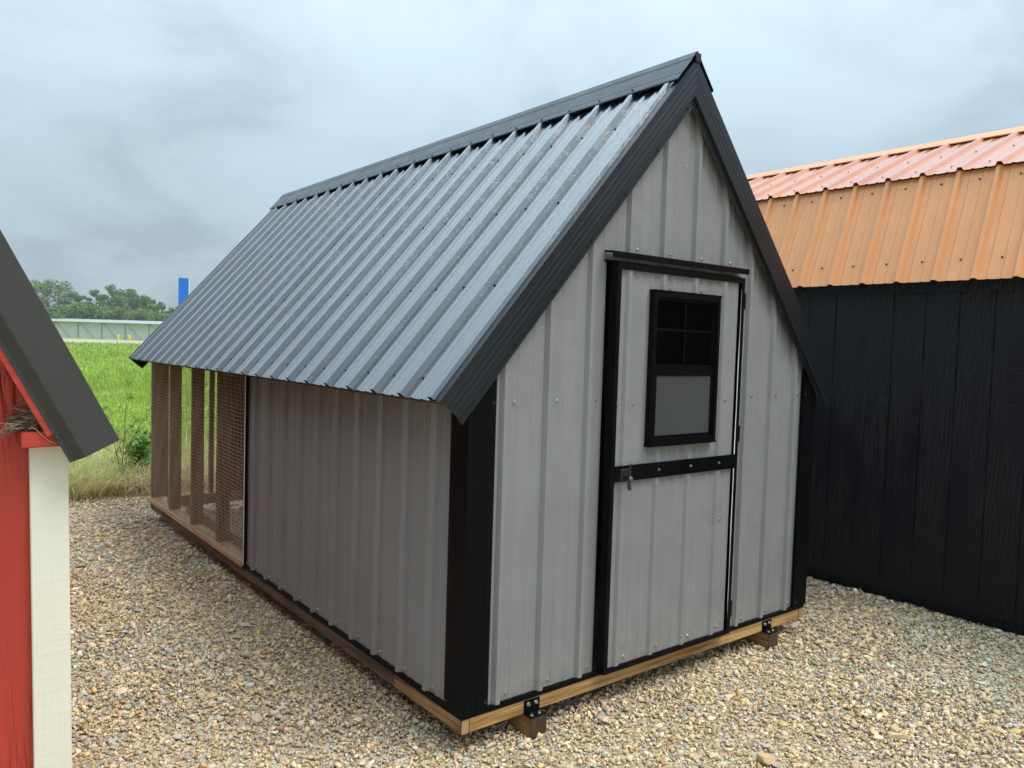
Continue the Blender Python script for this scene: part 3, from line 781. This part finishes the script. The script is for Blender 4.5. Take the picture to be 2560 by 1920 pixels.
# door ----------------------------------------------------------------------
DX0, DX1, DZ0, DZ1 = .733, 1.655, .027, 1.858
DYF = -.034                                  # flat of the door sheet
WX0, WX1, WZ0, WZ1 = .96, 1.443, 1.042, 1.75
bm = bmesh.new(); prof = rib_profile(DX0+.008, DX1-.034, .821, h=.012)
r0 = [bm.verts.new((a, DYF-b, DZ0+.006)) for a, b in prof]; r1 = [bm.verts.new((a, DYF-b, DZ1-.006)) for a, b in prof]
for i in range(len(prof)-1): bm.faces.new((r0[i], r0[i+1], r1[i+1], r1[i]))
for cc, no in (((WX0+.012, 0, 0), (1, 0, 0)), ((WX1-.012, 0, 0), (1, 0, 0)), ((0, 0, WZ0+.012), (0, 0, 1)), ((0, 0, WZ1-.012), (0, 0, 1))):
    bmesh.ops.bisect_plane(bm, geom=bm.verts[:]+bm.edges[:]+bm.faces[:], plane_co=cc, plane_no=no)
dead = [f for f in bm.faces if WX0+.012 < f.calc_center_median().x < WX1-.012 and WZ0+.012 < f.calc_center_median().z < WZ1-.012]
bmesh.ops.delete(bm, geom=dead, context='FACES')
door = from_bm('door', bm, M['grey'], coop); door['label'] = 'grey ribbed door with black edging, window and mid rail'
md = door.modifiers.new('thickness', 'SOLIDIFY'); md.thickness = .0009; md.offset = 0
def L_trim(name, pts, fn, t0, t1): return prism(name, pts, fn, t0, t1, M['black'], door, False, (), .0012)
L_trim('edge_trim', [(DX0+.006, -.004), (DX0, -.004), (DX0, -.0495), (DX0+.024, -.0495), (DX0+.024, -.036)], lambda a, b, t: (a, b, t), DZ0-.004, DZ1)
L_trim('edge_trim', [(-.004, DZ1-.003), (-.004, DZ1+.001), (-.0500, DZ1+.001), (-.0500, DZ1-.026), (-.036, DZ1-.026)], lambda a, b, t: (t, a, b), DX0+.001, DX1)
L_trim('edge_trim', [(DX1-.022, -.037), (DX1-.022, -.0490), (DX1, -.0490), (DX1, -.004)], lambda a, b, t: (a, b, t), DZ0-.004, DZ1-.001)
L_trim('edge_trim', [(-.036, DZ0+.014), (-.0485, DZ0+.014), (-.0485, DZ0-.0075), (-.004, DZ0-.0075)], lambda a, b, t: (t, a, b), DX0+.001, DX1-.001)
# bare strip showing at the hinge side, slightly bowed
bm = bmesh.new(); NS = 14
for i in range(NS+1):
    z = .10+1.70*i/NS; wv = .0065*(math.sin(math.pi*i/NS))**.6+.0012*math.sin(i*1.9)
    bm.verts.new((DX1-.0225-wv, -.0475, z)); bm.verts.new((DX1-.0215, -.0475, z)); bm.verts.new((DX1-.0215, -.037, z))
bm.verts.ensure_lookup_table()
for i in range(NS):
    for k in (0, 1): bm.faces.new((bm.verts[3*i+k], bm.verts[3*i+k+1], bm.verts[3*i+k+4], bm.verts[3*i+k+3]))
from_bm('bare_edge_strip', bm, M['whiteedge'], door)
box('mid_rail', DX0+.0255, DX1-.026, -.0515, -.0475, .888, .960, M['black'], door, .0012)
for x in (.875, 1.099, 1.327): screw((x, DYF-.0006, 1.814), (0, -1, 0), door)
for x, z in ((1.10, 1.770), (1.325, 1.771), (.874, 1.232), (.772, 1.232), (1.547, 1.237), (1.547, .63), (.775, .63)): screw((x, DYF-.0006, z), (0, -1, 0), door)
for x in (.775, .875, 1.10, 1.329, 1.557): screw((x, DYF-.0006, .072), (0, -1, 0), door)
for x in (1.05, 1.28, 1.50): screw((x, -.0515, .925), (0, -1, 0), door)
for z in (1.70, 1.02, .10): 
    bm = bmesh.new(); tubes(bm, [(DX1+.007, -.040, z), (DX1+.007, -.040, z+.085)], .007, 8); bbox(bm, DX1+.002, DX1+.032, -.0345, -.031, z+.002, z+.083)
    from_bm('hinge', bm, M['black'], door)
# latch
bm = bmesh.new(); bbox(bm, .792, .850, -.056, -.0518, .893, .945); bmesh.ops.bevel(bm, geom=bm.edges[:], offset=.0015, segments=1, affect='EDGES')
lp_ = from_bm('latch_plate', bm, M['darkscrew'], door)
bm = bmesh.new(); tubes(bm, [(.822, -.056, .912), (.822, -.078, .912)], .011, 10)
tubes(bm, [(.822, -.083, .972), (.822, -.081, .950), (.822, -.080, .912), (.820, -.082, .880), (.819, -.086, .858), (.819, -.087, .853)], [.003, .0055, .009, .0085, .0095, .004], 8)
from_bm('latch_handle', bm, M['darkscrew'], door)
screw((.822, -.0905, .908), (0, -1, 0), door, ME_BOLT, 'latch_bolt')
# window in the door
def frame(name, x0, x1, z0, z1, wl, wr, wb, wt, y0, y1, mat, par):
    bm = bmesh.new()
    bbox(bm, x0, x0+wl, y0, y1, z0, z1); bbox(bm, x1-wr, x1, y0, y1, z0, z1)
    bbox(bm, x0+wl+.0001, x1-wr-.0001, y0+.0004, y1, z1-wt, z1-.0002); bbox(bm, x0+wl+.0001, x1-wr-.0001, y0+.0004, y1, z0+.0002, z0+wb)
    return from_bm(name, bm, mat, par)
frame('window_frame', WX0, WX1, WZ0, WZ1, .022, .022, .026, .026, -.066, -.030, M['black'], door)
box('window_head', WX0-.004, WX1+.004, -.0685, -.030, WZ1+.0005, WZ1+.006, M['black'], door)
box('window_sill', WX0-.004, WX1+.004, -.0700, -.030, WZ0-.007, WZ0-.0005, M['black'], door)
MZ = 1.40
frame('upper_sash', WX0+.0225, WX1-.0225, MZ-.004, WZ1-.0265, .012, .012, .018, .010, -.052, -.036, M['black'], door)
frame('lower_sash', WX0+.0225, WX1-.0225, WZ0+.0265, MZ-.0045, .020, .020, .016, .032, -.058, -.040, M['black'], door)
box('muntin', 1.197, 1.207, -.047, -.041, MZ+.0145, WZ1-.037, M['black'], door)
box('muntin', WX0+.035, WX1-.035, -.0465, -.0405, 1.572, 1.582, M['black'], door)
box('pane', WX0+.035, WX1-.035, -.0395, -.0375, MZ+.0145, WZ1-.037, M['glass'], door)
box('pane', WX0+.043, WX1-.043, -.0365, -.0345, WZ0+.043, MZ-.037, M['glass'], door)
box('insect_screen', WX0+.043, WX1-.043, -.0535, -.0529, WZ0+.043, MZ-.037, M['screen'], door)
box('muntin', 1.197, 1.207, -.0445, -.0385, WZ0+.044, MZ-.038, M['barnpost'], door)
box('muntin', WX0+.044, WX1-.044, -.044, -.038, 1.218, 1.228, M['barnpost'], door)
# drip cap over the door
prism('drip_cap', [(.004, 1.912), (-.052, 1.906), (-.052, 1.878), (-.047, 1.878), (-.047, 1.900), (.004, 1.904)], lambda a, b, t: (t, a, b), .699, 1.683, M['black'], coop)
box('door_stop', .705, 1.68, -.002, .010, 1.8615, 1.8715, M['black'], coop)
# inside things glimpsed through the panes
box('nest_shelf', 1.2, 2.38, 1.6, 2.42, .9, .92, M['ply'], coop)

# ------------------------------------------------------------------ black shed with the copper roof
X0 = 3.45; Y0, Y1 = -3.4, 4.6; XM = 4.60
shed = empty('storage_shed', (XM, .6, GZ), 'black sided storage shed with copper orange ribbed gambrel roof', 'shed')
gro = [-3.52+.2045*k for k in range(42)]
yb = Y0
k = 0
while yb < Y1-.01:
    ye = min(Y1, yb+1.2192)
    pr = [(yb+.001, 0)]
    for gq in [yb+.2032*j for j in range(1, 6)]:
        if gq+.012 < ye: pr += [(gq-.005, 0), (gq-.004, -.006), (gq+.004, -.006), (gq+.005, 0)]
    pr += [(ye-.001, 0), (ye-.001, -.012), (yb+.001, -.012)]
    prism('siding_panel', pr, lambda a, b, t: (X0-b, a, t), -.005, 1.99, M['blacksiding'], shed)
    yb = ye; k += 1
box('wall_core', X0+.013, 5.75, Y0+.01, Y1-.01, -.08, 1.99, M['blacksiding'], shed)
box('skirt_board', X0-.004, X0+.011, Y0, Y1, -.066, -.0065, M['blacksiding'], shed)
box('skid', X0+.05, X0+.14, Y0+.05, Y1-.05, GZ, -.0665, M['blacksiding'], shed)
box('skid', 5.5, 5.6, Y0+.05, Y1-.05, GZ, -.0665, M['blacksiding'], shed)
EV = Vector((3.337, 0, 1.959)); BK = Vector((3.621, 0, 2.677)); RG = Vector((XM, 0, 3.115))
OY = .128                                     # rib phase along the building
def seg(P, Q, t0, t1, lift, first, name):
    u = (Q-P).normalized(); n_ = Vector((-u.z, 0, u.x))
    ln = (Q-P).length
    bnds = [Y0-.08]
    k = 3
    while first+.2286*k-7*.2286 < Y1-.3:
        v = first+.2286*k-14*.2286
        if v > Y0+.2: bnds.append(v)
        k += 4
    bnds.append(Y1+.08)
    res = []
    for i in range(len(bnds)-1):
        a0 = bnds[i]-(.024 if i else 0); a1 = bnds[i+1]+(.024 if i < len(bnds)-2 else 0)
        if a1-a0 < .06: continue
        res.append((a0, a1, prism('roof_panel', rib_profile(a0, a1, first, h=.023, bw=.024, tw=.011, mh=.004), lambda a, b, t, i=i: P+u*t+n_*(b+lift+.0012*(i % 2))+Vector((0, a, 0)), t0, ln+t1, M['orange'] if name == 'low' else M['orangeshade'], shed, False, (), .001)))
    return res, u, n_
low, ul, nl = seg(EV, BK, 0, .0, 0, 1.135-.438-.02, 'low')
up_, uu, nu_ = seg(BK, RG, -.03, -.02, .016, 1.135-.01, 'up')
MR = lambda v: Vector((2*XM-v.x, v.y, v.z))
for P_, Q_ in ((MR(EV), MR(BK)), (MR(BK), MR(RG))):
    u = (Q_-P_).normalized(); n_ = Vector((u.z, 0, -u.x))
    prism('roof_panel', rib_profile(Y0-.08, Y1+.08, 1.1), lambda a, b, t: P_+u*t+n_*b+Vector((0, a, 0)), 0, (Q_-P_).length, M['orange'], shed, False, (), .001)
for k in range(-14, 14):
    yl = 1.135-.438-.02+k*.2286+.10; yu = 1.135-.01+k*.2286+.10
    for lst, y, P_, u, n_, ts in ((low, yl, EV, ul, nl, (.14, .70)), (up_, yu, BK, uu, nu_, (.10, .5))):
        for a0, a1, o in lst:
            if a0 < y < a1 and -1.6 < y < 2.6:
                for t in ts: screw(P_+u*t+n_*(.004 if lst is low else .021)+Vector((0, y, 0)), n_, o, ME_DSCREW)
                break
prism('ridge_cap', [(RG.x-.15, RG.z-.034), (RG.x-.15, RG.z-.027), (RG.x-.02, RG.z+.040), (RG.x+.02, RG.z+.040), (RG.x+.15, RG.z-.027), (RG.x+.15, RG.z-.034)], lambda a, b, t: (a, t, b), Y0-.1, Y1+.1, M['orange'], shed, False, (), .001)
for yy, th in ((Y0+.005, .02), (Y1-.025, .02)):
    prism('gable_end', [(X0+.014, 1.991), (5.749, 1.991), (5.57, 2.64), (XM, 3.06), (3.65, 2.64)], lambda a, b, t: (a, t, b), yy, yy+th, M['blacksiding'], shed)
box('eave_trim', X0-.018, X0-.003, Y0, Y1, 1.90, 1.985, M['blacksiding'], shed)

# ------------------------------------------------------------------ red shed at the left
red = empty('red_shed', (-2.15, 1.2, GZ), 'red sided little shed with cream corner board and charcoal roof trim', 'shed')
ur = Vector((-.441, 0, .898)).normalized(); nr = Vector((.898, 0, .441)).normalized()
XA = -2.50  # unseen apex pushed out and up to shade the coop's side wall
# barge / roof plane: points with dot(p, nr) = NN
NN = -.5936
def rp(n_, s_): return nr*n_+ur*s_
s_top = lambda n_: (XA-nr.x*n_)/ur.x
WY = .06
prism('wall', [(XA*2+1.372, -.12), (-1.372, -.12), (-1.372, 1.36), (XA, 3.58), (XA*2+1.372, 1.36)], lambda a, b, t: (a, t, b), WY, 4.9, M['redsiding'], red)  # unseen rear lengthened to block sky from the coop's side wall
box('corner_board', -1.449, -1.355, WY-.021, WY-.0005, -.115, 1.1645, M['cream'], red, .002)
box('corner_board', -1.3715, -1.3565, WY-.0003, WY+.09, -.115, 1.20, M['cream'], red, .002)
box('lookout_board', -1.474, -1.340, -.022, WY-.0005, 1.1695, 1.2125, M['redwood'], red, .002)
for sgm in (1, -1):
    mir = (lambda v: v) if sgm == 1 else (lambda v: Vector((2*XA-v.x, v.y, v.z)))
    clip = [(Vector((XA, 0, 0)), Vector((-sgm, 0, 0)))]
    pr = [(NN, .03), (NN, -.058), (NN-.0015, -.060), (NN-.095, -.060), (NN-.0985, -.058), (NN-.122, -.038), (NN-.126, -.0365), (NN-.134, -.0365)]
    o = prism('rake_trim', pr, lambda a, b, t: mir(rp(a, t))+Vector((0, b, 0)), 1.609, 5.4, M['charcoal'], red, False, clip, .0012)
    if sgm == 1:
        screw(rp(NN-.128, 1.690)+Vector((0, -.0372, 0)), (0, -1, 0), o, ME_CSCREW)
        screw(rp(NN-.128, 2.30)+Vector((0, -.0372, 0)), (0, -1, 0), o, ME_CSCREW)
    prism('barge_board', [(NN-.148, -.0355), (NN-.06, -.0355), (NN-.06, -.017), (NN-.148, -.017)], lambda a, b, t: mir(rp(a, t))+Vector((0, b, 0)), 1.700, 5.4, M['redwood'], red, True, clip)
    prism('roof_panel', rib_profile(-.05, 5.0, .12), lambda a, b, t: mir(rp(NN-.006+b, t))+Vector((0, a, 0)), 1.612, s_top(NN), M['charcoal'], red, False, clip, .001)

red.rotation_euler = (0, -.012, 0); red.location.x += .0160; red.location.z -= .0095     # it leans a little on its skids

# bird nest on the ledge
nest = empty('bird_nest', (-1.45, .02, 1.213), 'small bird nest of dry twigs tucked under the red shed eave', 'bird nest')
def twig_mesh(name, items, parent):
    bm = bmesh.new(); cols = []
    for pts, r_, c in items:
        n_b = len(bm.verts); tubes(bm, pts, r_, 4); cols += [c]*(len(bm.verts)-n_b)
    me = bpy.data.meshes.new(name); bm.to_mesh(me); bm.free()
    at = me.attributes.new('tint', 'FLOAT_COLOR', 'POINT'); a_ = np.ones((len(me.vertices), 4), np.float32); a_[:, :3] = np.array(cols); at.data.foreach_set('color', a_.ravel())
    return link(name, me, M['twig'], parent)
items = []
TC = [(.16, .12, .085), (.24, .18, .12), (.09, .07, .055), (.34, .26, .17)]
for i in range(260):
    cx_, cy_, cz_ = random.gauss(-1.452, .024), random.uniform(-.012, .05), 1.217+abs(random.gauss(0, .026))*max(.25, 1-abs(-1.44-0)*0)
    a = random.uniform(-.5, .5) if random.random() < .7 else random.uniform(0, 6.28); ln = random.uniform(.02, .055)
    d = Vector((math.cos(a), math.sin(a)*.5, random.uniform(-.25, .35))); c0 = Vector((cx_, cy_, cz_)); bend = Vector((random.uniform(-.01, .01), random.uniform(-.006, .006), random.uniform(-.008, .008)))
    items.append(([c0-d*ln/2, c0+bend, c0+d*ln/2], [.0009, .0010, .0005], random.choice(TC)))
twig_mesh('twigs', items, nest)
items = []
for i in range(26):
    c0 = Vector((random.uniform(-1.495, -1.475), random.uniform(-.03, .03), 1.213+random.uniform(0, .022)))
    p1 = c0+Vector((random.uniform(-.03, -.008), -.012, random.uniform(-.012, .012))); p2 = p1+Vector((random.uniform(-.025, .006), random.uniform(-.01, .01), random.uniform(-.032, .004)))
    items.append(([c0, p1, p2], [.0009, .0008, .0004], random.choice(TC[1:])))
items.append(([Vector(p) for p in ((-1.452, -.02, 1.226), (-1.438, -.026, 1.216), (-1.424, -.026, 1.198), (-1.408, -.025, 1.184), (-1.392, -.026, 1.176))], [.0009]*5, (.55, .30, .2)))
twig_mesh('hanging_roots', items, nest)
bm = bmesh.new(); bmesh.ops.create_icosphere(bm, subdivisions=2, radius=1)
for v in bm.verts: v.co = Vector((-1.442+v.co.x*.020*random.uniform(.8, 1.2), .022+v.co.y*.026, 1.236+v.co.z*.034*random.uniform(.8, 1.15)))
from_bm('mud_cup', bm, plain('dried_mud', (.20, .17, .145), .95, .1, 0, .3, 90), nest)

# dry stalk standing in the gravel
st = empty('dry_stalk', (-.45, 1.35, GZ), 'single dry straw stalk standing in the gravel left of the coop', 'weed')
twig_mesh('stem', [([Vector((-.45, 1.35, GZ-.01)), Vector((-.452, 1.352, GZ+.07)), Vector((-.462, 1.355, GZ+.14)), Vector((-.466, 1.356, GZ+.165))], [.0016, .0014, .003, .0006], (.42, .35, .2)), ([Vector((-.45, 1.35, GZ)), Vector((-.43, 1.36, GZ+.05)), Vector((-.40, 1.37, GZ+.06))], [.0012, .001, .0005], (.38, .32, .18))], st)
# small green weed by the black shed
wd = empty('weed_sprout', (3.36, -.42, GZ), 'tiny green weed sprouting at the foot of the black shed', 'weed')
v_, l_, c_, t_ = blades('', np.array([[3.36, -.42]]*16)+RNG.normal(size=(16, 2))*.012, RNG.uniform(.05, .11, 16), np.full(16, .007), RNG.uniform(.6, 1.4, 16), pick(16, [(.16, .26, .03), (.25, .28, .05)], (2, 1)))
np_mesh('leaves', v_, l_, c_, t_, M['blade'], wd)

# ------------------------------------------------------------------ light summer haze
bm = bmesh.new(); bbox(bm, -260, 330, -60, 330, GZ-1.2, 24)
hz = tag(from_bm('haze', bm, None), 'thin pale haze over the far field', 'haze', kind='stuff')
hm = bpy.data.materials.new('haze'); hm.use_nodes = True; ht = hm.node_tree; ht.nodes.clear()
ho = ht.nodes.new('ShaderNodeOutputMaterial'); pv = ht.nodes.new('ShaderNodeVolumePrincipled')
pv.inputs['Color'].default_value = (.82, .88, .92, 1); pv.inputs['Density'].default_value = .00045
ht.links.new(pv.outputs[0], ho.inputs['Volume']); hz.data.materials.append(hm)
